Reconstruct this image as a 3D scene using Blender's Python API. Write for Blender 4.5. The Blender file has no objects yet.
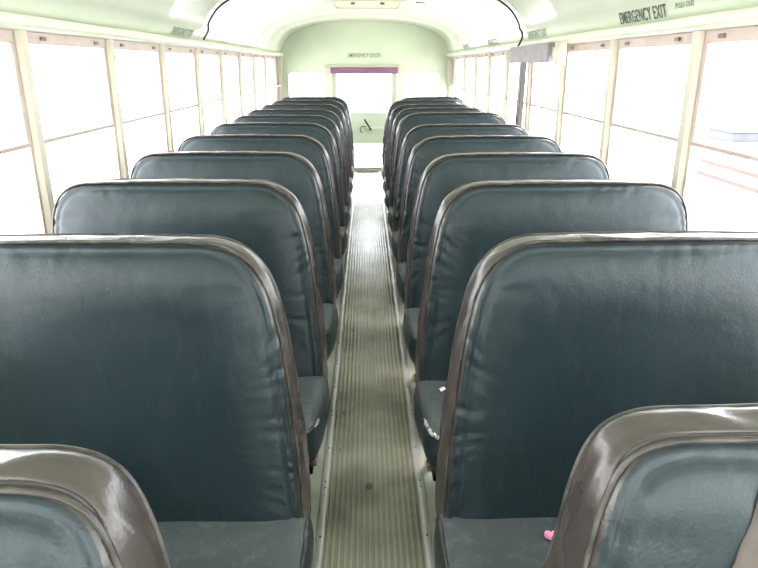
import bpy, bmesh, math, random
from mathutils import Vector, Matrix, noise
random.seed(7)
R = math.radians
scene = bpy.context.scene
COL = scene.collection

# ------------------------------------------------------------ object helpers
def link(o, parent=None):
    COL.objects.link(o)
    if parent is not None:
        o.parent = parent
    return o

def tag(o, label=None, cat=None, group=None, kind=None):
    if label: o['label'] = label
    if cat: o['category'] = cat
    if group: o['group'] = group
    if kind: o['kind'] = kind
    return o

def empty(name, loc=(0, 0, 0), rz=0.0):
    o = bpy.data.objects.new(name, None)
    o.empty_display_size = 0.05
    o.location = loc
    o.rotation_euler = (0, 0, rz)
    return link(o)

def obj(name, bm, mats, parent=None, smooth=False, loc=None, bevel=None, autosmooth=None):
    bmesh.ops.recalc_face_normals(bm, faces=bm.faces)
    me = bpy.data.meshes.new(name)
    bm.to_mesh(me); bm.free()
    if not isinstance(mats, (list, tuple)): mats = [mats]
    for m in mats: me.materials.append(m)
    if smooth:
        for p in me.polygons: p.use_smooth = True
    if autosmooth:
        for p in me.polygons: p.use_smooth = True
        me.set_sharp_from_angle(angle=R(autosmooth))
    o = bpy.data.objects.new(name, me)
    if loc is not None: o.location = loc
    link(o, parent)
    if bevel:
        md = o.modifiers.new('bevel', 'BEVEL'); md.width = bevel; md.segments = 2
        md.limit_method = 'ANGLE'; md.angle_limit = R(40)
    return o

def copy_tree(o, parent=None):
    c = o.copy(); COL.objects.link(c)
    if parent is not None: c.parent = parent
    for ch in list(o.children): copy_tree(ch, c)
    return c

def box(bm, x0, x1, y0, y1, z0, z1, mi=0):
    v = [bm.verts.new((x, y, z)) for x in (x0, x1) for y in (y0, y1) for z in (z0, z1)]
    for f in ((0,1,3,2),(4,6,7,5),(0,4,5,1),(2,3,7,6),(0,2,6,4),(1,5,7,3)):
        fc = bm.faces.new([v[i] for i in f]); fc.material_index = mi
    return v

def extrude_profile(bm, prof, y0, y1, closed=True, ys=None, mi=0):
    """prof: list of (x,z) extruded along y"""
    ys = ys or [y0, y1]
    rings = [[bm.verts.new((x, y, z)) for x, z in prof] for y in ys]
    n = len(prof)
    for a, b in zip(rings, rings[1:]):
        for i in range(n if closed else n-1):
            f = bm.faces.new((a[i], a[(i+1) % n], b[(i+1) % n], b[i])); f.material_index = mi
    if closed:
        bm.faces.new(rings[0]); bm.faces.new(rings[-1])
    return rings

def tube(bm, pts, r, seg=8, closed=False, cap=True, mi=0):
    pts = [Vector(p) for p in pts]
    n = len(pts); rings = []
    prev = None
    for i, p in enumerate(pts):
        if closed: t = pts[(i+1) % n] - pts[i-1]
        else: t = pts[min(i+1, n-1)] - pts[max(i-1, 0)]
        t.normalize()
        if prev is None:
            a = Vector((0, 0, 1)) if abs(t.z) < .9 else Vector((1, 0, 0))
            u = t.cross(a).normalized()
        else:
            u = (prev - t*prev.dot(t)).normalized()
        prev = u; w = t.cross(u)
        rr = r[i] if isinstance(r, (list, tuple)) else r
        rings.append([bm.verts.new(p + u*math.cos(2*math.pi*k/seg)*rr + w*math.sin(2*math.pi*k/seg)*rr) for k in range(seg)])
    m = n if closed else n-1
    for i in range(m):
        a, b = rings[i], rings[(i+1) % n]
        for k in range(seg):
            f = bm.faces.new((a[k], a[(k+1) % seg], b[(k+1) % seg], b[k])); f.material_index = mi
    if cap and not closed:
        bm.faces.new(rings[0]); bm.faces.new(rings[-1])

def cyl(bm, c, axis, r, h, seg=16, mi=0):
    c = Vector(c); ax = Vector(axis).normalized()
    tube(bm, [c, c + ax*h], r, seg, mi=mi)

def rrect(x0, x1, z0, z1, r, n=6):
    pts = []
    for cx, cz, a0 in ((x1-r, z1-r, 0), (x0+r, z1-r, 90), (x0+r, z0+r, 180), (x1-r, z0+r, 270)):
        for k in range(n+1):
            a = R(a0 + 90*k/n); pts.append((cx + r*math.cos(a), cz + r*math.sin(a)))
    return pts

# ------------------------------------------------------------ materials
def newmat(name):
    m = bpy.data.materials.new(name); m.use_nodes = True
    nt = m.node_tree; b = nt.nodes['Principled BSDF']
    return m, nt, b

def setp(b, **k):
    names = dict(col='Base Color', rough='Roughness', metal='Metallic', spec='Specular IOR Level', coat='Coat Weight',
                 coatr='Coat Roughness', sheen='Sheen Weight', sheenr='Sheen Roughness')
    for a, v in k.items():
        if a == 'col': v = (*v, 1)
        b.inputs[names[a]].default_value = v

def noisy(name, c1, c2, scale=6, rough=.5, bump=0.0, bscale=80, stretch=(1,1,1), lo=.35, hi=.65, bdist=.002, detail=5, **k):
    m, nt, b = newmat(name); N = nt.nodes; L = nt.links
    setp(b, rough=rough, **k)
    tc = N.new('ShaderNodeTexCoord'); mp = N.new('ShaderNodeMapping'); mp.inputs['Scale'].default_value = stretch
    L.new(tc.outputs['Object'], mp.inputs['Vector'])
    n = N.new('ShaderNodeTexNoise'); n.inputs['Scale'].default_value = scale; n.inputs['Detail'].default_value = detail
    L.new(mp.outputs[0], n.inputs['Vector'])
    cr = N.new('ShaderNodeValToRGB'); cr.color_ramp.elements[0].position = lo; cr.color_ramp.elements[1].position = hi
    cr.color_ramp.elements[0].color = (*c1, 1); cr.color_ramp.elements[1].color = (*c2, 1)
    L.new(n.outputs['Fac'], cr.inputs[0]); L.new(cr.outputs[0], b.inputs['Base Color'])
    if bump:
        n2 = N.new('ShaderNodeTexNoise'); n2.inputs['Scale'].default_value = bscale; n2.inputs['Detail'].default_value = 4
        L.new(mp.outputs[0], n2.inputs['Vector'])
        bp = N.new('ShaderNodeBump'); bp.inputs['Strength'].default_value = bump; bp.inputs['Distance'].default_value = bdist
        L.new(n2.outputs['Fac'], bp.inputs['Height']); L.new(bp.outputs[0], b.inputs['Normal'])
    return m

def vinyl(name, c1, c2, scuff, rough=.38, scuffamt=.5, spec=.5, coat=0.0):
    m, nt, b = newmat(name); N = nt.nodes; L = nt.links
    setp(b, rough=rough, spec=spec, coat=coat, coatr=.32)
    tc = N.new('ShaderNodeTexCoord')
    oi = N.new('ShaderNodeObjectInfo')
    add = N.new('ShaderNodeVectorMath'); add.operation = 'ADD'
    L.new(tc.outputs['Object'], add.inputs[0]); L.new(oi.outputs['Location'], add.inputs[1])
    n = N.new('ShaderNodeTexNoise'); n.inputs['Scale'].default_value = 3.5; n.inputs['Detail'].default_value = 5
    L.new(add.outputs[0], n.inputs['Vector'])
    cr = N.new('ShaderNodeValToRGB'); cr.color_ramp.elements[0].position = .35; cr.color_ramp.elements[1].position = .7
    cr.color_ramp.elements[0].color = (*c1, 1); cr.color_ramp.elements[1].color = (*c2, 1)
    L.new(n.outputs['Fac'], cr.inputs[0])
    # fine scuffs, stretched vertically
    mp = N.new('ShaderNodeMapping'); mp.inputs['Scale'].default_value = (30, 30, 7); mp.inputs['Rotation'].default_value = (0, .35, 0)
    L.new(add.outputs[0], mp.inputs['Vector'])
    n2 = N.new('ShaderNodeTexNoise'); n2.inputs['Scale'].default_value = 1.0; n2.inputs['Detail'].default_value = 8; n2.inputs['Roughness'].default_value = .7
    L.new(mp.outputs[0], n2.inputs['Vector'])
    cr2 = N.new('ShaderNodeValToRGB'); cr2.color_ramp.elements[0].position = .52; cr2.color_ramp.elements[1].position = .8
    cr2.color_ramp.elements[0].color = (0, 0, 0, 1); cr2.color_ramp.elements[1].color = (scuffamt,)*3 + (1,)
    L.new(n2.outputs['Fac'], cr2.inputs[0])
    mx = N.new('ShaderNodeMixRGB'); L.new(cr2.outputs[0], mx.inputs[0]); L.new(cr.outputs[0], mx.inputs[1])
    mx.inputs[2].default_value = (*scuff, 1)
    L.new(mx.outputs[0], b.inputs['Base Color'])
    # leather grain + soft ripples
    v = N.new('ShaderNodeTexVoronoi'); v.inputs['Scale'].default_value = 240; L.new(add.outputs[0], v.inputs['Vector'])
    n3 = N.new('ShaderNodeTexNoise'); n3.inputs['Scale'].default_value = 16; n3.inputs['Detail'].default_value = 3
    L.new(add.outputs[0], n3.inputs['Vector'])
    bp = N.new('ShaderNodeBump'); bp.inputs['Strength'].default_value = .25; bp.inputs['Distance'].default_value = .001
    L.new(v.outputs['Distance'], bp.inputs['Height'])
    bp2 = N.new('ShaderNodeBump'); bp2.inputs['Strength'].default_value = .35; bp2.inputs['Distance'].default_value = .006
    L.new(n3.outputs['Fac'], bp2.inputs['Height']); L.new(bp.outputs[0], bp2.inputs['Normal'])
    L.new(bp2.outputs[0], b.inputs['Normal'])
    # roughness variation
    mr = N.new('ShaderNodeMapRange'); mr.inputs['To Min'].default_value = rough-.08; mr.inputs['To Max'].default_value = rough+.12
    L.new(n.outputs['Fac'], mr.inputs['Value']); L.new(mr.outputs[0], b.inputs['Roughness'])
    return m

M = {}
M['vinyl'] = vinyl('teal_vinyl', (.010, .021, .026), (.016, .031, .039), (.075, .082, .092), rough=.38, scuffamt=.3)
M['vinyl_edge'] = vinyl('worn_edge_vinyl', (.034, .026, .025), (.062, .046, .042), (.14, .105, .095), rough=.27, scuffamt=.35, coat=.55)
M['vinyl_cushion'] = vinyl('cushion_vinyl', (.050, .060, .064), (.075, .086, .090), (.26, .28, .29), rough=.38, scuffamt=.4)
M['piping'] = noisy('piping_vinyl', (.03, .027, .026), (.11, .095, .085), scale=25, rough=.4, lo=.4, hi=.7)
M['frame'] = noisy('seat_frame_steel', (.02, .02, .02), (.07, .045, .03), scale=20, rough=.5, metal=.5)
M['rust'] = noisy('rusty_foot', (.18, .09, .045), (.30, .24, .19), scale=60, rough=.6)
M['mint'] = noisy('mint_paint', (.73, .78, .64), (.77, .81, .68), scale=3, rough=.22, bump=.15, bscale=9, bdist=.004, spec=.5)
M['mintwall'] = noisy('mint_wall_paint', (.58, .64, .49), (.62, .67, .53), scale=4, rough=.35, bump=.08, bscale=8, bdist=.004)
M['cream'] = noisy('cream_post_paint', (.58, .53, .43), (.63, .57, .47), scale=8, rough=.4)
M['pinkalu'] = noisy('sash_aluminium', (.50, .38, .35), (.57, .45, .41), scale=14, rough=.4, metal=.15)
M['alu'] = noisy('aluminium_strip', (.50, .49, .47), (.66, .65, .63), scale=30, rough=.35, metal=.6, stretch=(1, .15, 1))
M['screw'] = noisy('screw_steel', (.12, .11, .10), (.22, .2, .18), scale=90, rough=.45, metal=.6)
M['floor'] = noisy('vinyl_floor', (.36, .37, .31), (.45, .46, .40), scale=10, rough=.25, bump=.1, bscale=60, lo=.3, hi=.7)
M['purple'] = noisy('mauve_pad', (.20, .09, .17), (.25, .12, .21), scale=12, rough=.6)
M['black'] = noisy('black_plastic', (.012, .012, .012), (.02, .02, .02), scale=30, rough=.45)
M['latch'] = noisy('latch_metal', (.22, .15, .14), (.30, .22, .20), scale=50, rough=.5)
M['dark'] = noisy('dark_post_paint', (.06, .045, .045), (.08, .06, .06), scale=20, rough=.45)
M['greybox'] = noisy('grey_box_paint', (.27, .24, .27), (.34, .30, .34), scale=30, rough=.5)
M['tan'] = noisy('tan_hatch', (.72, .50, .28), (.80, .58, .35), scale=5, rough=.5)
M['ink'] = noisy('stencil_ink', (.07, .08, .07), (.20, .22, .19), scale=60, rough=.6)
M['fadedink'] = noisy('faded_stencil_ink', (.25, .28, .24), (.36, .40, .34), scale=60, rough=.6)
M['white'] = noisy('white_paper', (.80, .80, .78), (.86, .86, .84), scale=50, rough=.7)
M['foam'] = noisy('torn_white_edge', (.35, .33, .30), (.80, .78, .74), scale=120, rough=.8, bump=.5, bscale=200)
M['pink'] = noisy('pink_rubber', (.85, .28, .45), (.9, .34, .52), scale=30, rough=.5)
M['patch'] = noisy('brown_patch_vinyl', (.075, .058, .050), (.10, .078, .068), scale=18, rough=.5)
M['gum'] = noisy('dried_gum', (.035, .032, .03), (.06, .05, .045), scale=100, rough=.7)
M['ground'] = noisy('pale_gravel', (.60, .59, .57), (.68, .67, .65), scale=2, rough=.9)
M['redrail'] = noisy('faded_red_rail', (.075, .05, .045), (.09, .06, .055), scale=3, rough=.7)
M['greytrailer'] = noisy('grey_trailer_paint', (.070, .070, .078), (.085, .085, .095), scale=2, rough=.6)
M['rubber'] = noisy('tyre_rubber', (.02, .02, .02), (.03, .03, .03), scale=20, rough=.8)

# ribbed aisle mat
def mat_mat():
    m, nt, b = newmat('ribbed_mat'); N = nt.nodes; L = nt.links
    setp(b, rough=.22)
    tc = N.new('ShaderNodeTexCoord'); g = N.new('ShaderNodeNewGeometry')
    sx = N.new('ShaderNodeSeparateXYZ'); L.new(tc.outputs['Object'], sx.inputs[0])
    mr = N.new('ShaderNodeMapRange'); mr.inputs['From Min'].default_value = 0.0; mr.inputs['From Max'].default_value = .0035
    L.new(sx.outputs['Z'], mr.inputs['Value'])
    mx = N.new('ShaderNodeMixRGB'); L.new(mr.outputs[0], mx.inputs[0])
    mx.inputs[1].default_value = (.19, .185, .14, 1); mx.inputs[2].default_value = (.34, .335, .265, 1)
    n = N.new('ShaderNodeTexNoise'); n.inputs['Scale'].default_value = 5; n.inputs['Detail'].default_value = 6
    L.new(tc.outputs['Object'], n.inputs['Vector'])
    cr = N.new('ShaderNodeValToRGB'); cr.color_ramp.elements[0].position = .35; cr.color_ramp.elements[1].position = .6
    cr.color_ramp.elements[0].color = (.62, .60, .56, 1); cr.color_ramp.elements[1].color = (1, 1, 1, 1)
    L.new(n.outputs['Fac'], cr.inputs[0])
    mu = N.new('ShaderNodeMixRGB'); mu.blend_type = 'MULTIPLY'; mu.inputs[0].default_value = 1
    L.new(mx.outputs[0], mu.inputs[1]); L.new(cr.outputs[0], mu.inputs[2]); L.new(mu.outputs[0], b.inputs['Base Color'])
    return m
M['mat'] = mat_mat()

def glass_mat():
    m = bpy.data.materials.new('window_glass'); m.use_nodes = True
    nt = m.node_tree; nt.nodes.clear(); N = nt.nodes; L = nt.links
    o = N.new('ShaderNodeOutputMaterial'); t = N.new('ShaderNodeBsdfTransparent'); g = N.new('ShaderNodeBsdfGlossy')
    t.inputs[0].default_value = (.97, .98, .975, 1); g.inputs['Roughness'].default_value = .02
    fr = N.new('ShaderNodeFresnel'); fr.inputs[0].default_value = 1.45
    mx = N.new('ShaderNodeMixShader'); L.new(fr.outputs[0], mx.inputs[0]); L.new(t.outputs[0], mx.inputs[1]); L.new(g.outputs[0], mx.inputs[2])
    L.new(mx.outputs[0], o.inputs[0])
    return m
M['glass'] = glass_mat()

# ------------------------------------------------------------ bus shell dimensions
YF, YR = -2.15, 8.34          # front bulkhead, rear wall
PITCH = .702
POSTS = [2.08 + PITCH*k for k in range(-6, 9)]   # -2.13 ... 7.70
ZS, ZH = .80, 1.515           # sill and head of side windows
def wx(z):                    # half width of the side wall at height z (slight tumblehome)
    return 1.125 - max(0, (z-.8))*.03
CX = -.008                    # body centre line

# floor
bm = bmesh.new(); box(bm, CX-1.13, CX+1.13, YF, YR, -.06, 0)
tag(obj('floor', bm, M['floor']), 'sage green sheet floor under the bus seats', 'floor', kind='structure')

# ribbed mat running down the aisle
AC = .014; HW = .152
bm = bmesh.new(); prof = []
nr = 16; p = 2*HW/nr
prof.append((AC-HW, .0005))
for i in range(nr):
    x = AC - HW + i*p
    prof += [(x+p*.08, .0012), (x+p*.16, .0042), (x+p*.36, .0046), (x+p*.56, .0042), (x+p*.64, .0012)]
    # finer double rib
    prof += [(x+p*.92, .0010)]
prof += [(AC+HW, .0005)]
extrude_profile(bm, prof, YF+.02, YR-.02, closed=False)
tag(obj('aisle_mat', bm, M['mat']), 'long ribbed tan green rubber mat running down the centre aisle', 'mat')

# aluminium trim strips with screws
for s, (x0, x1), lab in ((-1, (-.171, -.138), 'left'), (1, (.166, .199), 'right')):
    t = empty('aisle_strip', (0, 0, 0))
    tag(t, 'flat aluminium strip with screws along the %s edge of the ribbed aisle mat' % lab, 'metal strip')
    bm = bmesh.new()
    extrude_profile(bm, [(x0, 0), (x0+.003, .004), (x0+.010, .0062), (x1-.010, .0062), (x1-.003, .004), (x1, 0)], YF+.02, YR-.03)
    obj('strip', bm, M['alu'], t, autosmooth=50)
    bm = bmesh.new(); cyl(bm, (0, 0, .0055), (0, 0, 1), .0042, .002, 10)
    proto = None
    for k in range(34):
        y = .55 + k*.23
        for dy in (0, .032) if k % 2 else (0,):
            if proto is None:
                proto = obj('screw', bm, M['screw'], t, smooth=False); o = proto
            else:
                o = proto.copy(); COL.objects.link(o)
            o.location = ((x0+x1)/2, y+dy, 0)

# ------------------------------------------------------------ side walls
def side_wall(sgn, name, lab):
    bm = bmesh.new()
    def X(z, off=0): return CX + sgn*(wx(z)+off)
    # lower panel
    extrude_profile(bm, [(X(0), 0), (X(ZS), ZS), (X(ZS, .045), ZS), (X(0, .045), 0)], YF, YR)
    # head panel above the windows, up to where the ceiling springs
    extrude_profile(bm, [(X(ZH), ZH), (CX+sgn*1.101, 1.556), (CX+sgn*1.145, 1.556), (X(ZH, .045), ZH)], YF, YR)
    # sill ledge
    extrude_profile(bm, [(X(ZS, -.022), ZS-.014), (X(ZS, -.022), ZS+.004), (X(ZS, .03), ZS+.01), (X(ZS, .03), ZS-.014)], YF, YR, mi=1)
    # pressed ribs of the lower panel
    for z in (.22, .42, .62):
        extrude_profile(bm, [(X(z), z-.02), (X(z, -.008), z-.008), (X(z, -.008), z+.008), (X(z), z+.02)], YF, YR)
    # posts
    for i, y in enumerate(POSTS + [YR-.02]):
        w = .030 if i < len(POSTS) else .02
        for z0, z1 in ((ZS, ZH),):
            v = []
            for z in (z0, z1):
                v.append([bm.verts.new((X(z, o), yy, z)) for o, yy in ((.04, y-w), (0.0, y-w), (-.014, y-w*.62), (-.014, y+w*.62), (0.0, y+w), (.04, y+w))])
            for k in range(6):
                f = bm.faces.new((v[0][k], v[0][(k+1) % 6], v[1][(k+1) % 6], v[1][k])); f.material_index = 1
    o = obj(name, bm, [M['mintwall'], M['cream']])
    tag(o, lab, 'wall', kind='structure')
    return o
wall_l = side_wall(-1, 'wall_left', 'pale green left side wall with cream window posts')
wall_r = side_wall(1, 'wall_right', 'pale green right side wall with cream window posts')

# rail that caps the window heads
for sgn, n, lab in ((-1, 1, 'left'), (1, 2, 'right')):
    bm = bmesh.new()
    a = CX + sgn*1.104
    prof = [(a, ZH-.012), (a-sgn*.030, ZH-.006), (a-sgn*.040, ZH+.008), (a-sgn*.038, ZH+.024), (a-sgn*.022, ZH+.036), (a, ZH+.040)]
    extrude_profile(bm, prof, YF, YR-.01)
    tag(obj('trim_%d' % n, bm, M['mint'], autosmooth=50), 'pale green rounded rail running above the %s windows' % lab, 'trim', kind='structure')

# ------------------------------------------------------------ side windows
def side_window(sgn, y0, y1, idx):
    t = empty('window_%d' % idx, (CX+sgn*wx(1.15), (y0+y1)/2, ZS))
    tag(t, 'drop sash bus window, number %d from the %s on the %s wall' % ((idx-1) % 15 + 1, 'front', 'left' if sgn < 0 else 'right'), 'window', kind='structure')
    mid = (y0+y1)/2
    def L(z, off): return sgn*(wx(z)+off) + CX - t.location.x
    def bar(bm, ya, yb, za, zb, o0, o1, mi=0):
        v = []
        for y in (ya, yb):
            for z, o in ((za, o0), (zb, o0), (zb, o1), (za, o1)):
                v.append(bm.verts.new((L(z, o), y-mid, z-ZS)))
        for f in ((0,1,2,3),(4,7,6,5),(0,4,5,1),(1,5,6,2),(2,6,7,3),(3,7,4,0)):
            fc = bm.faces.new([v[i] for i in f])
    a, b = y0+.028, y1-.028
    bm = bmesh.new()
    bar(bm, a, a+.014, ZS+.008, ZH, .004, .034); bar(bm, b-.014, b, ZS+.008, ZH, .004, .034)
    bar(bm, a, b, ZS+.008, ZS+.022, .004, .034); bar(bm, a, b, ZH-.016, ZH, .004, .034)
    obj('window_frame', bm, M['pinkalu'], t, bevel=.002)
    # upper sash
    bm = bmesh.new()
    bar(bm, a+.012, b-.012, ZH-.050, ZH-.012, .000, .014)
    bar(bm, a+.014, a+.024, 1.148, ZH-.02, .004, .014); bar(bm, b-.024, b-.014, 1.148, ZH-.02, .004, .014)
    bar(bm, a+.012, b-.012, 1.142, 1.156, .000, .014)
    s = obj('upper_sash', bm, M['pinkalu'], t, bevel=.0015)
    for yy in (a+.11, b-.11):
        bm = bmesh.new()
        bar(bm, yy-.016, yy+.016, ZH-.037, ZH-.024, -.008, .002)
        obj('latch', bm, M['latch'], s, bevel=.002)
    bm = bmesh.new()
    for za, zb, o in ((1.15, ZH-.045, .009), (ZS+.015, 1.15, .024)):
        v = [bm.verts.new((L(z, o), y-mid, z-ZS)) for y, z in ((a+.01, za), (b-.01, za), (b-.01, zb), (a+.01, zb))]
        bm.faces.new(v)
    obj('glass', bm, M['glass'], t)
    return t
edges = POSTS + [YR-.02]
idx = 1
for sgn in (-1, 1):
    for y0, y1 in zip(edges, edges[1:]):
        side_window(sgn, y0, y1, idx); idx += 1

# ------------------------------------------------------------ ceiling
half = [(1.100, 1.552), (1.084, 1.585), (1.068, 1.622), (1.060, 1.630), (1.045, 1.665), (1.015, 1.712), (.96, 1.768), (.87, 1.818), (.74, 1.857), (.60, 1.889), (.43, 1.914), (.22, 1.930), (0, 1.935)]
prof = [(CX-x, z) for x, z in half] + [(CX+x, z) for x, z in reversed(half[:-1])]
bm = bmesh.new()
ys = [YF]; y = YF
ribs = []
for y in [p for p in POSTS if p > YF+.1]:
    ys += [y-.06, y-.035, y+.035, y+.06]; ribs.append(y)
ys.append(YR)
ys = sorted(ys)
rings = []
for y in ys:
    d = .003 if any(abs(y-r) < .045 for r in ribs) else 0
    ring = []
    for i, (x, z) in enumerate(prof):
        k = 1 if 3 < i < len(prof)-4 else 0
        n = Vector((CX-x, 0, 1.0-z)).normalized()
        ring.append(bm.verts.new(Vector((x, y, z)) + n*d*k))
    rings.append(ring)
for a, b in zip(rings, rings[1:]):
    for i in range(len(prof)-1):
        bm.faces.new((a[i], a[i+1], b[i+1], b[i]))
ceil = obj('ceiling', bm, M['mint'], autosmooth=35)
md = ceil.modifiers.new('thick', 'SOLIDIFY'); md.thickness = .03
md.offset = 1 if max(ceil.data.polygons, key=lambda p: p.center.z).normal.z > 0 else -1
tag(ceil, 'curved glossy pale green metal ceiling with low cross ribs', 'ceiling', kind='structure')

# ------------------------------------------------------------ rear and front walls (outline with rounded openings)
def wall_with_holes(name, y, holes, mat, thick=.04):
    out = [(CX-1.125, 0), (CX+1.125, 0), (CX+1.125, 1.0), (CX+1.10, 1.575)] + [(CX+x, z+.002) for x, z in half[1:]][0:] + [(CX-x, z+.002) for x, z in reversed(half[1:-1])] + [(CX-1.10, 1.575), (CX-1.125, 1.0)]
    cu = bpy.data.curves.new(name, 'CURVE'); cu.dimensions = '2D'; cu.fill_mode = 'BOTH'; cu.extrude = thick/2
    for loop in [out] + holes:
        sp = cu.splines.new('POLY'); sp.points.add(len(loop)-1); sp.use_cyclic_u = True
        for q, (x, z) in zip(sp.points, loop): q.co = (x, z, 0, 1)
    tmp = bpy.data.objects.new('tmp', cu); COL.objects.link(tmp)
    dg = bpy.context.evaluated_depsgraph_get()
    me = bpy.data.meshes.new_from_object(tmp.evaluated_get(dg))
    bpy.data.objects.remove(tmp)
    me.name = name; me.materials.clear(); me.materials.append(mat)
    me.transform(Matrix.Translation((0, y, 0)) @ Matrix.Rotation(R(90), 4, 'X'))
    o = bpy.data.objects.new(name, me); link(o)
    return o
RC = -.025
D0, D1 = RC-.445, RC+.445           # rear door opening
WL = (-1.045, -.535); WR = (.47, .985)
holes = [rrect(D0, D1, .012, 1.365, .03), rrect(WL[0], WL[1], .80, 1.315, .06), rrect(WR[0], WR[1], .80, 1.315, .06)]
wb = wall_with_holes('wall_back', YR+.02, holes, M['mintwall'])
tag(wb, 'pale green arched rear wall around the emergency door', 'wall', kind='structure')
wf = wall_with_holes('wall_front', YF-.02, [rrect(-.95, .95, .85, 1.62, .08), rrect(.45, .95, .05, .8, .03)], M['mintwall'])
tag(wf, 'pale green front bulkhead with windshield opening behind the viewer', 'wall', kind='structure')

def ring_frame(bm, outer, inner, y0, y1):
    n = len(outer)
    R4 = [[bm.verts.new((x, y, z)) for x, z in loop] for loop, y in ((outer, y0), (inner, y0), (inner, y1), (outer, y1))]
    for k in range(4):
        a, b = R4[k], R4[(k+1) % 4]
        for i in range(n): bm.faces.new((a[i], a[(i+1) % n], b[(i+1) % n], b[i]))

# rear side lights
n_ = 31
for (x0, x1), side in ((WL, 'left'), (WR, 'right')):
    t = empty('window_%d' % n_, ((x0+x1)/2, YR, .80)); n_ += 1
    tag(t, 'round cornered rear window to the %s of the emergency door' % side, 'window', kind='structure')
    bm = bmesh.new(); ring_frame(bm, rrect(x0-.006, x1+.006, .79, 1.321, .066), rrect(x0+.012, x1-.012, .812, 1.303, .05), YR-.008, YR+.03)
    o = obj('rubber_seal', bm, M['cream'], t); o.location = -t.location
    bm = bmesh.new(); bm.faces.new([bm.verts.new((x, YR+.018, z)) for x, z in rrect(x0+.005, x1-.005, .805, 1.31, .055)])
    o = obj('glass', bm, M['glass'], t); o.location = -t.location
t = empty('window_33', (0, YF, .85)); tag(t, 'wide windshield in the front bulkhead behind the viewer', 'window', kind='structure')
bm = bmesh.new(); bm.faces.new([bm.verts.new((x, YF-.02, z)) for x, z in rrect(-.95, .95, .85, 1.62, .08)])
o = obj('glass', bm, M['glass'], t); o.location = -t.location
bm = bmesh.new(); box(bm, -.02, .02, YF-.04, YF, .85, 1.62)
o = obj('window_frame', bm, M['mintwall'], t); o.location = -t.location

# rear emergency door
t = empty('door_1', (RC, YR, 0)); tag(t, 'rear emergency door with a large upper pane and a lower pane', 'door', kind='structure')
def dpart(name, bm, mat, parent=t, **k):
    o = obj(name, bm, mat, parent, **k)
    if parent is t: o.location = -t.location
    return o
bm = bmesh.new()
yo0, yo1 = YR+.004, YR+.034
W0, W1 = RC-.372, RC+.372
# leaf built as stiles and rails around two panes
box(bm, D0+.006, W0, yo0, yo1, .016, 1.36); box(bm, W1, D1-.006, yo0, yo1, .016, 1.36)
box(bm, W0, W1, yo0, yo1, 1.30, 1.36); box(bm, W0, W1, yo0, yo1, .385, .785); box(bm, W0, W1, yo0, yo1, .016, .045)
dpart('door_leaf', bm, M['mintwall'], bevel=.003)
bm = bmesh.new()
ring_frame(bm, rrect(W0-.008, W1+.008, .777, 1.308, .06), rrect(W0+.006, W1-.006, .793, 1.292, .05), YR-.004, YR+.03)
dpart('rubber_seal', bm, M['mintwall'])
bm = bmesh.new()
ring_frame(bm, rrect(W0-.008, W1+.008, .037, .393, .03), rrect(W0+.006, W1-.006, .052, .379, .022), YR-.004, YR+.03)
dpart('rubber_seal', bm, M['mintwall'])
for za, zb in ((.785, 1.30), (.045, .385)):
    bm = bmesh.new(); v = [bm.verts.new((x, YR+.02, z)) for x, z in ((W0, za), (W1, za), (W1, zb), (W0, zb))]; bm.faces.new(v)
    dpart('glass', bm, M['glass'])
# door posts, head ledge
bm = bmesh.new(); box(bm, D0-.085, D0+.004, YR-.035, YR+.002, 0, 1.385); dpart('door_post', bm, M['cream'], bevel=.008)
bm = bmesh.new(); box(bm, D1-.004, D1+.085, YR-.035, YR+.002, 0, 1.385); dpart('door_post', bm, M['cream'], bevel=.008)
bm = bmesh.new(); box(bm, D0-.06, D1+.06, YR-.045, YR+.002, 1.375, 1.402); dpart('head_trim', bm, M['cream'], bevel=.006)
bm = bmesh.new(); box(bm, D0+.02, D1-.02, YR-.03, YR+.01, 0, .020); dpart('threshold', bm, M['alu'], bevel=.003)
# latch handle: long black lever, pivot plate, bent release and pale rod
bm = bmesh.new(); cyl(bm, (.055, YR-.012, .575), (0, 1, 0), .028, .022, 20); box(bm, .01, .33, YR-.006, YR+.006, .575, .605)
dpart('latch_plate', bm, M['mint'])
bm = bmesh.new(); tube(bm, [(.055, YR-.03, .575), (.03, YR-.045, .62), (-.005, YR-.05, .672), (-.025, YR-.05, .71)], [.013, .012, .013, .014], 10)
cyl(bm, (.055, YR-.045, .575), (0, 1, 0), .017, .04, 12)
dpart('door_handle', bm, M['black'], smooth=True)
bm = bmesh.new(); tube(bm, [(-.01, YR-.02, .61), (-.06, YR-.03, .615), (-.085, YR-.03, .585), (-.078, YR-.03, .545), (-.055, YR-.03, .53)], .008, 8)
dpart('release_lever', bm, M['screw'], smooth=True)

# mauve pad over the door
bm = bmesh.new(); box(bm, D0+.0, D1-.0, YR-.075, YR-.036, 1.292, 1.368)
o = obj('header_pad', bm, M['purple'], bevel=.012)
tag(o, 'mauve padded bumper strip across the top of the rear door', 'pad')

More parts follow.
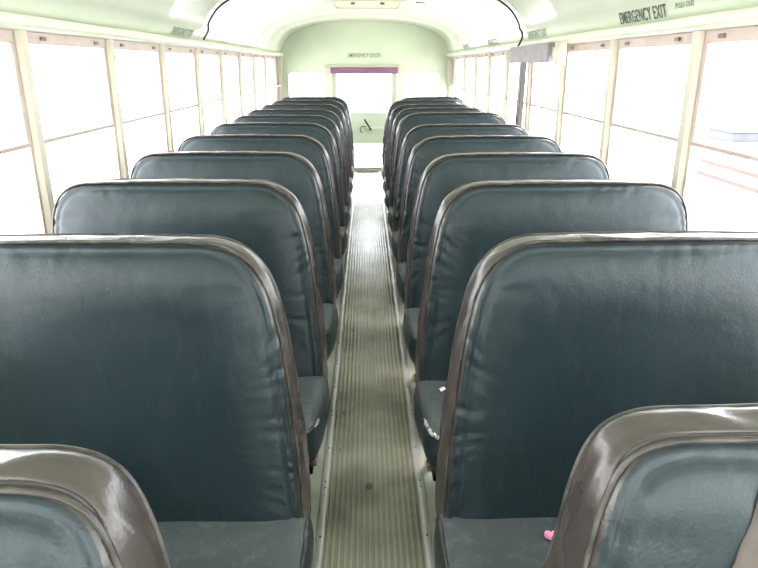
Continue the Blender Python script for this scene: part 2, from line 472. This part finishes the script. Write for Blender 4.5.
# ------------------------------------------------------------ lettering
def lettering(txt, size, width, mat, parent, mtx, shear=.25):
    cu = bpy.data.curves.new('lettering', 'FONT'); cu.body = txt; cu.size = size; cu.extrude = .0006; cu.shear = shear
    cu.space_character = 1.05; cu.offset = size*.006
    tmp = bpy.data.objects.new('tmp', cu); COL.objects.link(tmp)
    me = bpy.data.meshes.new_from_object(tmp.evaluated_get(bpy.context.evaluated_depsgraph_get()))
    bpy.data.objects.remove(tmp)
    xs = [v.co.x for v in me.vertices]; w = max(xs)-min(xs)
    me.transform(Matrix.Translation((-width/2, 0, 0)) @ Matrix.Scale(width/w, 4, (1, 0, 0)) @ Matrix.Translation((-min(xs), 0, 0)))
    me.materials.clear(); me.materials.append(mat)
    o = bpy.data.objects.new('lettering', me); link(o, parent); o.matrix_world = mtx
    return o
def basis(ex, ey, loc):
    ex = Vector(ex).normalized(); ey = Vector(ey).normalized(); ez = ex.cross(ey)
    m = Matrix((ex, ey, ez)).transposed().to_4x4(); m.translation = Vector(loc); return m
o = lettering('EMERGENCY DOOR', .072, .43, M['ink'], wb, basis((1, 0, 0), (0, 0, 1), (RC, YR-.0015, 1.495)))
o['label'] = 'black slanted stencilled words EMERGENCY DOOR'
up_r = (-.26, 0, 1)
for i, (y, w, m2) in enumerate(((2.50, .42, 'ink'), (4.00, .44, 'fadedink'), (5.40, .42, 'fadedink'), (6.8, .42, 'fadedink'))):
    o = lettering('EMERGENCY EXIT', .068, w, M[m2], wall_r, basis((0, -1, 0), (-.47, 0, 1), (CX+1.0915, y, 1.562)))
    o['label'] = ('dark' if i == 0 else 'faded grey') + ' stencilled words EMERGENCY EXIT'
o = lettering('PUSH OUT', .026, .13, M['fadedink'], wall_r, basis((0, -1, 0), (-.47, 0, 1), (CX+1.0815, 2.16, 1.583)))
o = lettering('EMERGENCY EXIT', .068, .42, M['fadedink'], wall_l, basis((0, 1, 0), (.47, 0, 1), (CX-1.0915, 3.85, 1.562)))
o['label'] = 'faded grey stencilled words EMERGENCY EXIT'

# ------------------------------------------------------------ roof hatch
t = empty('roof_hatch', (CX+.02, 5.70, 1.90)); tag(t, 'tan panelled roof hatch set in the ceiling near the rear', 'hatch')
bm = bmesh.new()
o1 = rrect(-.32, .32, -.33, .33, .05); i1 = rrect(-.285, .285, -.295, .295, .035)
ring = [[bm.verts.new((x, y, z)) for x, y in l] for l, z in ((o1, .03), (o1, -.008), (i1, -.012), (i1, .03))]
for a, b in zip(ring, ring[1:]):
    for i in range(len(a)): bm.faces.new((a[i], a[(i+1) % len(a)], b[(i+1) % len(a)], b[i]))
obj('hatch_frame', bm, M['cream'], t)
bm = bmesh.new(); box(bm, -.285, .285, -.295, .295, -.004, .02); obj('hatch_panel', bm, M['tan'], t, bevel=.006)
for x in (-.12, .13):
    bm = bmesh.new(); cyl(bm, (x, -.20, -.022), (0, 0, 1), .018, .022, 12); obj('knob', bm, M['screw'], t)
bm = bmesh.new(); box(bm, .43, .53, 5.55, 5.60, 1.896, 1.906)
tag(obj('ceiling_plate', bm, M['fadedink'], bevel=.002), 'small dark plate on the ceiling beside the roof hatch', 'plate')

# ------------------------------------------------------------ grey box under the right rail, its post and the cable over the roof
t = empty('equipment_box', (1.03, 3.88, 1.40)); tag(t, 'long grey box hung under the right window rail above a dark post', 'box')
bm = bmesh.new(); box(bm, -.045, -.005, -.46, .44, .012, .115); obj('casing', bm, M['greybox'], t, bevel=.006)
bm = bmesh.new(); cyl(bm, (.0, -.545, .0), (0, 0, 1), .030, .115, 20); obj('end_cap', bm, M['cream'], t, autosmooth=40)['label'] = 'cream upright canister at the near end'
bm = bmesh.new(); box(bm, -.02, .045, -.50, -.43, .045, .09); obj('bracket', bm, M['mintwall'], t)
bm = bmesh.new(); box(bm, 1.038, 1.070, 4.165, 4.235, .81, 1.42)
tag(obj('dark_post', bm, M['dark'], bevel=.004), 'dark brown upright post below the grey box on the right wall', 'post')
bm = bmesh.new()
pts = [(CX-1.058, 4.22, 1.560), (CX-1.050, 4.30, 1.60), (CX-1.044, 4.32, 1.63)]
for x, z in half[4:]: pts.append((CX-x+.010, 4.30-.25*(1-x/1.1), z-.012))
for x, z in reversed(half[4:-1]): pts.append((CX+x-.010, 4.30-.25*(1-x/1.1), z-.012))
pts += [(CX+1.044, 4.30, 1.63), (CX+1.050, 4.25, 1.60), (1.035, 4.22, 1.56), (1.01, 4.22, 1.51)]
# smooth it
q = []
for i in range(len(pts)-1):
    p0 = Vector(pts[max(i-1, 0)]); p1 = Vector(pts[i]); p2 = Vector(pts[i+1]); p3 = Vector(pts[min(i+2, len(pts)-1)])
    for k in range(5):
        u = k/5; q.append(.5*((2*p1)+(p2-p0)*u+(2*p0-5*p1+4*p2-p3)*u*u+(-p0+3*p1-3*p2+p3)*u**3))
q.append(Vector(pts[-1]))
tube(bm, q, .0065, 8)
tag(obj('ceiling_cable', bm, M['black'], smooth=True), 'thin black cable arching over the ceiling to the grey box', 'cable')

# ------------------------------------------------------------ seats
def bez(p0, p1, p2, p3, n):
    out = []
    for k in range(n):
        t = k/n; s = 1-t
        out.append((s**3*p0[0]+3*s*s*t*p1[0]+3*s*t*t*p2[0]+t**3*p3[0], s**3*p0[1]+3*s*s*t*p1[1]+3*s*t*t*p2[1]+t**3*p3[1]))
    return out
def resample(pts, n, closed=True):
    P = [Vector(p) for p in pts]
    if closed: P.append(P[0])
    L = [0]
    for a, b in zip(P, P[1:]): L.append(L[-1]+(b-a).length)
    out = []; j = 0
    cnt = n if closed else n-1
    for i in range(n):
        s = L[-1]*i/cnt
        while j < len(L)-2 and L[j+1] < s: j += 1
        u = (s-L[j])/max(L[j+1]-L[j], 1e-9); out.append(P[j].lerp(P[j+1], min(u, 1)))
    return out
def back_outline(tight=0.0):
    pts = []; e = tight
    pts += bez((-.448, -.08), (-.452, .06), (-.445, .16), (-.436, .24), 12)
    pts += bez((-.436, .24), (-.428, .33), (-.42, .42), (-.404, .49), 10)
    pts += bez((-.404, .49), (-.385+.0*e, .60+.035*e), (-.34-.035*e, .662), (-.235-.05*e, .664), 20)
    pts += bez((-.225, .664), (-.05, .669), (.15, .669), (.295, .664), 20)
    pts += bez((.295, .664), (.375, .660), (.412, .615), (.424, .53), 16)
    pts += bez((.424, .53), (.44, .38), (.45, .1), (.448, -.08), 20)
    return pts + [(.448, -.08)]
def set_outline(tight):
    global OUT, NRM, ARC, ftop
    ftop = tight
    OUT = resample(back_outline(tight) + [(.2, -.085), (-.2, -.085)], 320)
    NRM = []
    for i in range(len(OUT)):
        n = normal2(i)
        if n.dot(OUT[i]-C0) < 0: n = -n
        NRM.append(n)
    ARC = [i*2.6/len(OUT) for i in range(len(OUT))]
TILT = R(7)
def place(u, v, w, mir):
    return Vector((u*mir, v*math.sin(TILT)+w*math.cos(TILT), .39+v*math.cos(TILT)-w*math.sin(TILT)))
def puff(d):
    # depth toward the sitter as a function of distance from the seam
    a = .015*(1-math.exp(-d/.012)) + .012*min(1, d/.10)**.8
    a -= .0045*math.exp(-((d-.020)/.005)**2)
    return a
def thick(v): return .100 - (.042-.006*ftop)*max(0, min(1, v/.66))
C0 = Vector((0.0, .27))
def back_point(P, f, seed, nrm, arc):
    q = P + (C0-P)*f
    d = (q-P).length*.85
    w = -puff(d)
    k = math.exp(-d/.035)
    wr = (abs(noise.noise(Vector((arc*36+seed+2*noise.noise(Vector((arc*6, d*10, seed))), d*11, seed))))-.2)*.016*k*(1-math.exp(-d/.007)) * (1.2 if P.y < .56 else .45)
    lo = noise.noise(Vector((q.x*3.1+seed, q.y*4.2, seed*2)))*.004*(1-k) + noise.noise(Vector((q.x*8+seed, q.y*11, seed*2)))*.0013*(1-k)
    # a soft horizontal crease below the top roll, where the upper pad bends back
    cr = .0035*math.exp(-((q.y-.555)/.010)**2)*min(1, d/.05)
    roll = .016*max(0, (q.y-.56)/.1)**1.5
    return q, w + wr + lo + cr + roll
def normal2(i):
    a = OUT[i-1]; b = OUT[(i+1) % len(OUT)]; t = (b-a).normalized()
    return Vector((-t.y, t.x))
set_outline(0.0)
FR = [1, .93, .84, .74, .64, .54, .45, .37, .30, .24, .19, .15, .12, .095, .075, .06, .048, .038, .03, .023, .017, .011, .006, 0]
def backrest_bm(mir, seed):
    bm = bmesh.new(); N = len(OUT); rings = []; kinds = []
    for f in FR[1:]:
        r = []
        for i, P in enumerate(OUT):
            q, w = back_point(P - NRM[i]*.007, f, seed, NRM[i], ARC[i])
            r.append(bm.verts.new(place(q.x, q.y, w, mir)))
        rings.append(r); kinds.append(1 if f < .012 else 0)
    G = 9
    for g in range(1, G):
        t = g/G; r = []
        for i, P in enumerate(OUT):
            T = thick(P.y); n = NRM[i]
            top = max(0, min(1, (P.y-.60)/.05)); amp = 1-.65*top*(1-ftop)
            off = -.007*(1-t) + .010*amp*math.sin(math.pi*t)**.8
            off += noise.noise(Vector((ARC[i]*15+seed*3+t*1.2, t*2.2, seed)))*.0075*amp*math.sin(math.pi*t)
            off += noise.noise(Vector((ARC[i]*40+seed*3+t*3, t*2, seed+9)))*.0030*amp*math.sin(math.pi*t)
            q = P + n*off
            sag = -.006*math.sin(math.pi*t)*0
            r.append(bm.verts.new(place(q.x, q.y, T*t+sag, mir)))
        rings.append(r); kinds.append(2)
    for f in reversed(FR[1:]):
        if 0 < f < .02: continue
        r = []
        for i, P in enumerate(OUT):
            q = P + (C0-P)*f; d = (q-P).length
            r.append(bm.verts.new(place(q.x, q.y, thick(q.y) + .006*(1-math.exp(-d/.03)), mir)))
        rings.append(r); kinds.append(3)
    for a in range(len(rings)-1):
        A, B = rings[a], rings[a+1]
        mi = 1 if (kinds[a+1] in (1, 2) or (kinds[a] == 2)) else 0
        for i in range(N):
            f = bm.faces.new((A[i], A[(i+1) % N], B[(i+1) % N], B[i]))
            f.material_index = mi
    bm.faces.new(rings[0]); bm.faces.new(rings[-1])
    return bm
def piping_bm(mir, seed, rear=False, inner=False):
    bm = bmesh.new(); pts = []
    for i, P in enumerate(OUT):
        if P.y > -.065:
            if rear: q = P + NRM[i]*.001; w = thick(P.y)
            elif inner:
                q = P + (C0-P)*.052; w = back_point(P - NRM[i]*.007, .05, seed, NRM[i], ARC[i])[1]+.001
            else: q = P - NRM[i]*.0055; w = -.0005
            pts.append(place(q.x, q.y, w, mir))
    # OUT begins at the bottom aisle corner and ends along the bottom edge, so the kept points are one run
    tube(bm, pts, .0034, 7)
    return bm

# cushion
CO = None
def cushion_outline():
    pts = []
    pts += bez((-.452, .03), (-.460, -.10), (-.455, -.20), (-.445, -.27), 14)
    pts += bez((-.445, -.27), (-.432, -.335), (-.40, -.352), (-.33, -.357), 12)
    pts += bez((-.33, -.357), (-.1, -.368), (.1, -.368), (.36, -.360), 14)
    pts += bez((.36, -.360), (.42, -.355), (.445, -.33), (.448, -.27), 10)
    pts += bez((.448, -.27), (.45, -.1), (.45, 0), (.448, .03), 10)
    return pts + [(.448, .03)]
CO = resample(cushion_outline() + [(0, .03)], 180)
CC = Vector((0, -.16))
CN = []
for i in range(len(CO)):
    t = (CO[(i+1) % len(CO)]-CO[i-1]).normalized(); n = Vector((-t.y, t.x))
    if n.dot(CO[i]-CC) < 0: n = -n
    CN.append(n)
CF = [.9, .75, .6, .46, .34, .25, .18, .13, .09, .06, .04, .025, .012, 0]
def cushion_bm(mir, seed):
    bm = bmesh.new(); rings = []; kinds = []
    N = len(CO)
    def zt(q): return .392 + .012*math.exp(-((q.y+.27)/.08)**2) - .012*max(0, (-q.y-.30)/.06)**2
    for f in CF:
        r = []
        for i, P in enumerate(CO):
            q = P + (CC-P)*f; d = (q-P).length
            z = zt(q) - .020*math.exp(-d/.02) + noise.noise(Vector((q.x*5+seed, q.y*6, seed)))*.004
            z += noise.noise(Vector((i*.8+seed, d*8, 3)))*.004*math.exp(-d/.03)*(1-math.exp(-d/.006))
            r.append(bm.verts.new((q.x*mir, q.y, z)))
        rings.append(r); kinds.append(0)
    for t in (.12, .28, .45, .62, .8, .93, 1):
        r = []
        for i, P in enumerate(CO):
            n = CN[i]; off = .012*math.sin(math.pi*min(1, t*.9)) - .03*max(0, t-.6)**1.3
            off += noise.noise(Vector((i*.23+seed, t*2, seed)))*.005*math.sin(math.pi*t)
            q = P + n*off
            r.append(bm.verts.new((q.x*mir, q.y, .372-.125*t)))
        rings.append(r); kinds.append(1)
    for a in range(len(rings)-1):
        A, B = rings[a], rings[a+1]
        for i in range(N):
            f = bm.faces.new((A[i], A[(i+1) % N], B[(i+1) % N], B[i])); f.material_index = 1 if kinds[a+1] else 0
    bm.faces.new(rings[0]); bm.faces.new(rings[-1])
    return bm
def cushion_piping(mir, seed):
    bm = bmesh.new()
    pts = [(P.x*mir, P.y, .3735) for P in CO if P.y < .0]
    tube(bm, pts, .0045, 6); return bm

def make_seat(mir, seed, tight=0.0):
    set_outline(tight)
    return _make_seat(mir, seed)
def _make_seat(mir, seed):
    """aisle side is -x for mir=+1 (seat on the right), +x for mir=-1"""
    t = empty('bus_seat')
    b = obj('backrest', backrest_bm(mir, seed), [M['vinyl'], M['vinyl_edge']], t, smooth=True)
    obj('piping', piping_bm(mir, seed), M['piping'], b, smooth=True)
    obj('piping', piping_bm(mir, seed, rear=True), M['piping'], b, smooth=True)
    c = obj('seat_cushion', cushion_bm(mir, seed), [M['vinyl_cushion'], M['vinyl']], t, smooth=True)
    obj('piping', cushion_piping(mir, seed), M['piping'], c, smooth=True)
    bm = bmesh.new()
    for y0 in (-.32, -.02): box(bm, -.43, .43, y0, y0+.03, .215, .245)
    for x0 in (-.43, .40): box(bm, x0, x0+.03, -.32, .01, .216, .244)
    obj('seat_frame', bm, M['frame'], t, bevel=.003)
    xa = -.385*mir
    for y0, y1 in ((-.30, -.27), (.0, .035)):
        bm = bmesh.new(); tube(bm, [(xa, y0, .235), (xa, y0, .12), (xa, y1, .012)], .014, 10)
        l = obj('leg', bm, M['frame'], t, smooth=True)
        bm = bmesh.new()
        box(bm, xa-.024, xa+.024, y1-.032, y1+.032, .0, .006)
        cyl(bm, (xa-.014*mir, y1-.018, .005), (0, 0, 1), .008, .012, 6)
        cyl(bm, (xa-.014*mir, y1+.018, .005), (0, 0, 1), .008, .012, 6)
        tube(bm, [(xa, y1, .005), (xa, y1, .03)], .019, 10)
        obj('foot_plate', bm, M['rust'], l)
    return t

XR, XL = .624, -.603
left_d = [.632, 1.415, 2.10, 2.77, 3.43, 4.13, 4.76, 5.30, 5.98, 6.65, 7.33]
right_d = [.714, 1.41, 2.06, 2.71, 3.36, 4.02, 4.68, 5.36, 6.03, 6.75, 7.42]
ordn = ['nearest', 'second', 'third', 'fourth', 'fifth', 'sixth', 'seventh', 'eighth', 'ninth', 'tenth', 'last']
protoR = [make_seat(1, 1.3), make_seat(1, 5.7)]
protoL = [make_seat(-1, 2.9), make_seat(-1, 8.1)]
nearR = make_seat(1, 3.7, 1.0); nearL = make_seat(-1, 6.3, 1.0)
look = {
 ('left', 0): 'nearest left bus seat, taupe rounded top edge cut off by the bottom left corner',
 ('right', 0): 'nearest right bus seat, wrinkled shiny top edge in the bottom right corner',
 ('left', 1): 'large dark teal seat, second on the left, just behind the nearest left seat',
 ('right', 1): 'large dark teal seat, second on the right, with a pink eraser on its cushion',
 ('left', 2): 'dark teal seat, third on the left of the aisle, whole back top showing',
 ('right', 2): 'dark teal seat, third on the right, frayed cushion corner and white scrap on it',
}
seats = {}
for side, ds, protos, X in (('left', left_d, protoL, XL), ('right', right_d, protoR, XR)):
    for n, d in enumerate(ds):
        pr = protos[n % 2]
        if n == 0: s = nearR if side == 'right' else nearL
        else: s = pr if n < 3 else copy_tree(pr)
        yt = d - .134 - .14
        x = X; z = 0
        if side == 'right' and n == 10: x += .13
        if n == 0: z = -.015 if side == 'right' else 0
        if n == 0: x += .012 if side == 'right' else -.015
        s.location = (x, yt, z)
        if side == 'right' and n in (6, 7): s.scale = (1, 1, 1.022 if n == 6 else 1.01)
        if side == 'left' and n >= 7: s.scale = (1, 1, 1.005)
        lab = look.get((side, n))
        if lab is None:
            if n == 10: lab = 'dark green vinyl bus seat at the very back %s, nearest the rear door' % side
            else: lab = 'dark green vinyl bus seat, %s from the viewer in the %s row of seats' % (ordn[n], side)
        tag(s, lab, 'seat', 'bus seats on the %s of the aisle' % side)
        seats[(side, n)] = s

def back_depth(u, v, seed):
    P = Vector((u, v)); d = min((P-Q).length for Q in OUT)*.85
    return back_point_w(P, d, seed)
def back_point_w(q, d, seed):
    k = math.exp(-d/.035)
    lo = noise.noise(Vector((q.x*3.1+seed, q.y*4.2, seed*2)))*.004*(1-k) + noise.noise(Vector((q.x*8+seed, q.y*11, seed*2)))*.0013*(1-k)
    return -puff(d) + lo + .0035*math.exp(-((q.y-.555)/.010)**2)*min(1, d/.05) + .016*max(0, (q.y-.56)/.1)**1.5
# thin plain brown sheet over the lower right of the nearest right seat's backrest
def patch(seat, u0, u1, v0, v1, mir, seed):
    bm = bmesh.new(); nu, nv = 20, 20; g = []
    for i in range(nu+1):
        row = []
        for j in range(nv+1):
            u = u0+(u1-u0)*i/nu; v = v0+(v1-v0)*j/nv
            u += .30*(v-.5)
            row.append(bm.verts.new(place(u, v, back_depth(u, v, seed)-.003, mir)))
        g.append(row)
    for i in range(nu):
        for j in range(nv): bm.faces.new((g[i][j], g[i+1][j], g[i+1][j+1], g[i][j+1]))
    o = obj('brown_patch', bm, M['patch'], [c for c in seat.children if c.name.startswith('backrest')][0], smooth=True)
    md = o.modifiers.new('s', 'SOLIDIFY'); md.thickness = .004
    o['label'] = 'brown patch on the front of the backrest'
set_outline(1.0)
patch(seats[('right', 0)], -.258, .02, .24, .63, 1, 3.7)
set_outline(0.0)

# frayed white edge at the aisle corner of two cushions
def fray(seat, mir, i0, i1, seed, amp=.006):
    bm = bmesh.new(); pts = []; rr = []
    rnd = random.Random(seed)
    for i in range(i0, i1):
        P = CO[i]; n = CN[i]
        for k in range(2):
            q = P + n*(.002+rnd.uniform(-.003, .004))
            pts.append((q.x*mir, q.y + k*.002, .377+rnd.uniform(-.003, .003))); rr.append(rnd.uniform(.0025, amp))
    tube(bm, pts, rr, 6)
    c = [o for o in seat.children if o.name.startswith('seat_cushion')][0]
    o = obj('frayed_edge', bm, M['foam'], c, smooth=True); o['label'] = 'white frayed edge at the cushion corner'
fray(seats[('right', 2)], 1, 19, 31, 3, .0075)
fray(seats[('left', 2)], -1, 21, 25, 4, .006)

# ------------------------------------------------------------ small things lying about
def ico(name, loc, r, scale, mat, seed=0, amp=.15, sub=2):
    bm = bmesh.new(); bmesh.ops.create_icosphere(bm, subdivisions=sub, radius=r)
    for v in bm.verts:
        v.co *= 1+amp*noise.noise(v.co*(1.5/r)+Vector((seed, 0, 0)))
        v.co = Vector((v.co.x*scale[0], v.co.y*scale[1], v.co.z*scale[2]))
    return obj(name, bm, mat, smooth=True, loc=loc)
# paper scrap on the third right cushion
bm = bmesh.new()
bmesh.ops.create_grid(bm, x_segments=6, y_segments=6, size=.0095)
for v in bm.verts: v.co.z = .0025*math.sin(v.co.x*300)+.0015*math.cos(v.co.y*260)
o = obj('paper_scrap', bm, M['white'], smooth=True, loc=(.243, 1.69, .4035)); o.rotation_euler = (0, 0, .2)
o.modifiers.new('s', 'SOLIDIFY').thickness = .0015
tag(o, 'tiny white scrap lying on the third right seat cushion', 'paper scrap')
# heart-like pink eraser on the second right cushion
bm = bmesh.new()
hp = []
for k in range(32):
    a = 2*math.pi*k/32; hp.append((.016*math.sin(a)**3, .0145*(13*math.cos(a)-5*math.cos(2*a)-2*math.cos(3*a)-math.cos(4*a))/16))
lo = [bm.verts.new((x, y, 0)) for x, y in hp]; up = [bm.verts.new((x, y, .009)) for x, y in hp]
for i in range(32): bm.faces.new((lo[i], lo[(i+1) % 32], up[(i+1) % 32], up[i]))
bm.faces.new(lo); bm.faces.new(up)
o = obj('pink_eraser', bm, M['pink'], loc=(.413, 1.045, .3975), bevel=.002)
tag(o, 'small pink heart shaped eraser on the second right seat cushion', 'eraser')
o = ico('lint_speck', (-.405, 1.125, .394), .0032, (1, 1, .7), M['white'])
tag(o, 'tiny white speck where the second left backrest meets its cushion', 'speck')
o = ico('dried_gum', (.0, 1.706, .0050), .0125, (1, 1.5, .14), M['gum'], 2, .2)
tag(o, 'round blackened gum spot on the ribbed aisle mat, the darkest one', 'gum spot')
for x, y, r, l in ((-.105, 2.18, .006, 'small dark gum fleck near the left edge of the aisle mat'), (-.085, 3.02, .007, 'small dark gum fleck on the aisle mat further back'), (-.11, 1.92, .005, 'tiny dark gum fleck beside the left aisle strip')):
    tag(ico('dried_gum', (x, y, .0048), r, (1, 1.3, .15), M['gum'], x, .2), l, 'gum spot')

# ------------------------------------------------------------ outside, seen washed out through the windows
bm = bmesh.new(); box(bm, -150, 150, -150, 150, -1.15, -1.05)
tag(obj('ground', bm, M['ground']), 'pale sunlit gravel yard outside the bus', 'ground', kind='structure')
t = empty('rail_barrier', (0, 0, -1.05)); tag(t, 'low red two rail barrier outside the right windows', 'barrier')
for z in (.59, .81):
    bm = bmesh.new(); box(bm, 6.0, 6.06, 4, 10.9, z, z+.07); obj('rail', bm, M['redrail'], t)
for k in range(2):
    bm = bmesh.new(); box(bm, 6.1, 6.2, 4+3*k, 4.12+3*k, 0, 1.0); obj('post', bm, M['redrail'], t)
t = empty('storage_chest', (10.8, 17.5, -1.05)); tag(t, 'low grey metal chest on a pale plinth beyond the red barrier outside', 'chest')
bm = bmesh.new(); box(bm, -.5, .5, -1.0, 1.0, 0, .38); obj('plinth', bm, M['ground'], t)
bm = bmesh.new(); box(bm, -.45, .45, -.62, .62, .38, .64); obj('body', bm, M['greytrailer'], t, bevel=.02)
bm = bmesh.new(); box(bm, -.48, .48, -.65, .65, .64, .69); obj('lid', bm, M['greytrailer'], t, bevel=.02)

# ------------------------------------------------------------ light
w = bpy.data.worlds.new('overcast'); scene.world = w; w.use_nodes = True
nt = w.node_tree; bg = nt.nodes['Background']
bg.inputs['Color'].default_value = (.93, .97, 1.0, 1); bg.inputs['Strength'].default_value = 6.0
sun = bpy.data.lights.new('sun', 'SUN'); sun.energy = 6; sun.angle = R(12); sun.color = (1, .96, .9)
so = bpy.data.objects.new('sun', sun); link(so); so.rotation_euler = (R(-18), R(30), 0)

# ------------------------------------------------------------ camera
F = 590.0
cam = bpy.data.cameras.new('camera'); co = bpy.data.objects.new('camera', cam); link(co)
cam.sensor_width = 36; cam.lens = F/758*36; cam.clip_start = .02; cam.clip_end = 400
pitch = math.atan(219/F); yaw = math.atan(13*math.cos(pitch)/F)
co.location = (0, 0, 1.40)
co.rotation_euler = (math.pi/2 - pitch, 0, -yaw)
scene.camera = co
scene.view_settings.view_transform = 'Standard'
scene.view_settings.look = 'None'
scene.view_settings.gamma = 1
scene.view_settings.use_curve_mapping = False
scene.view_settings.exposure = 0.85
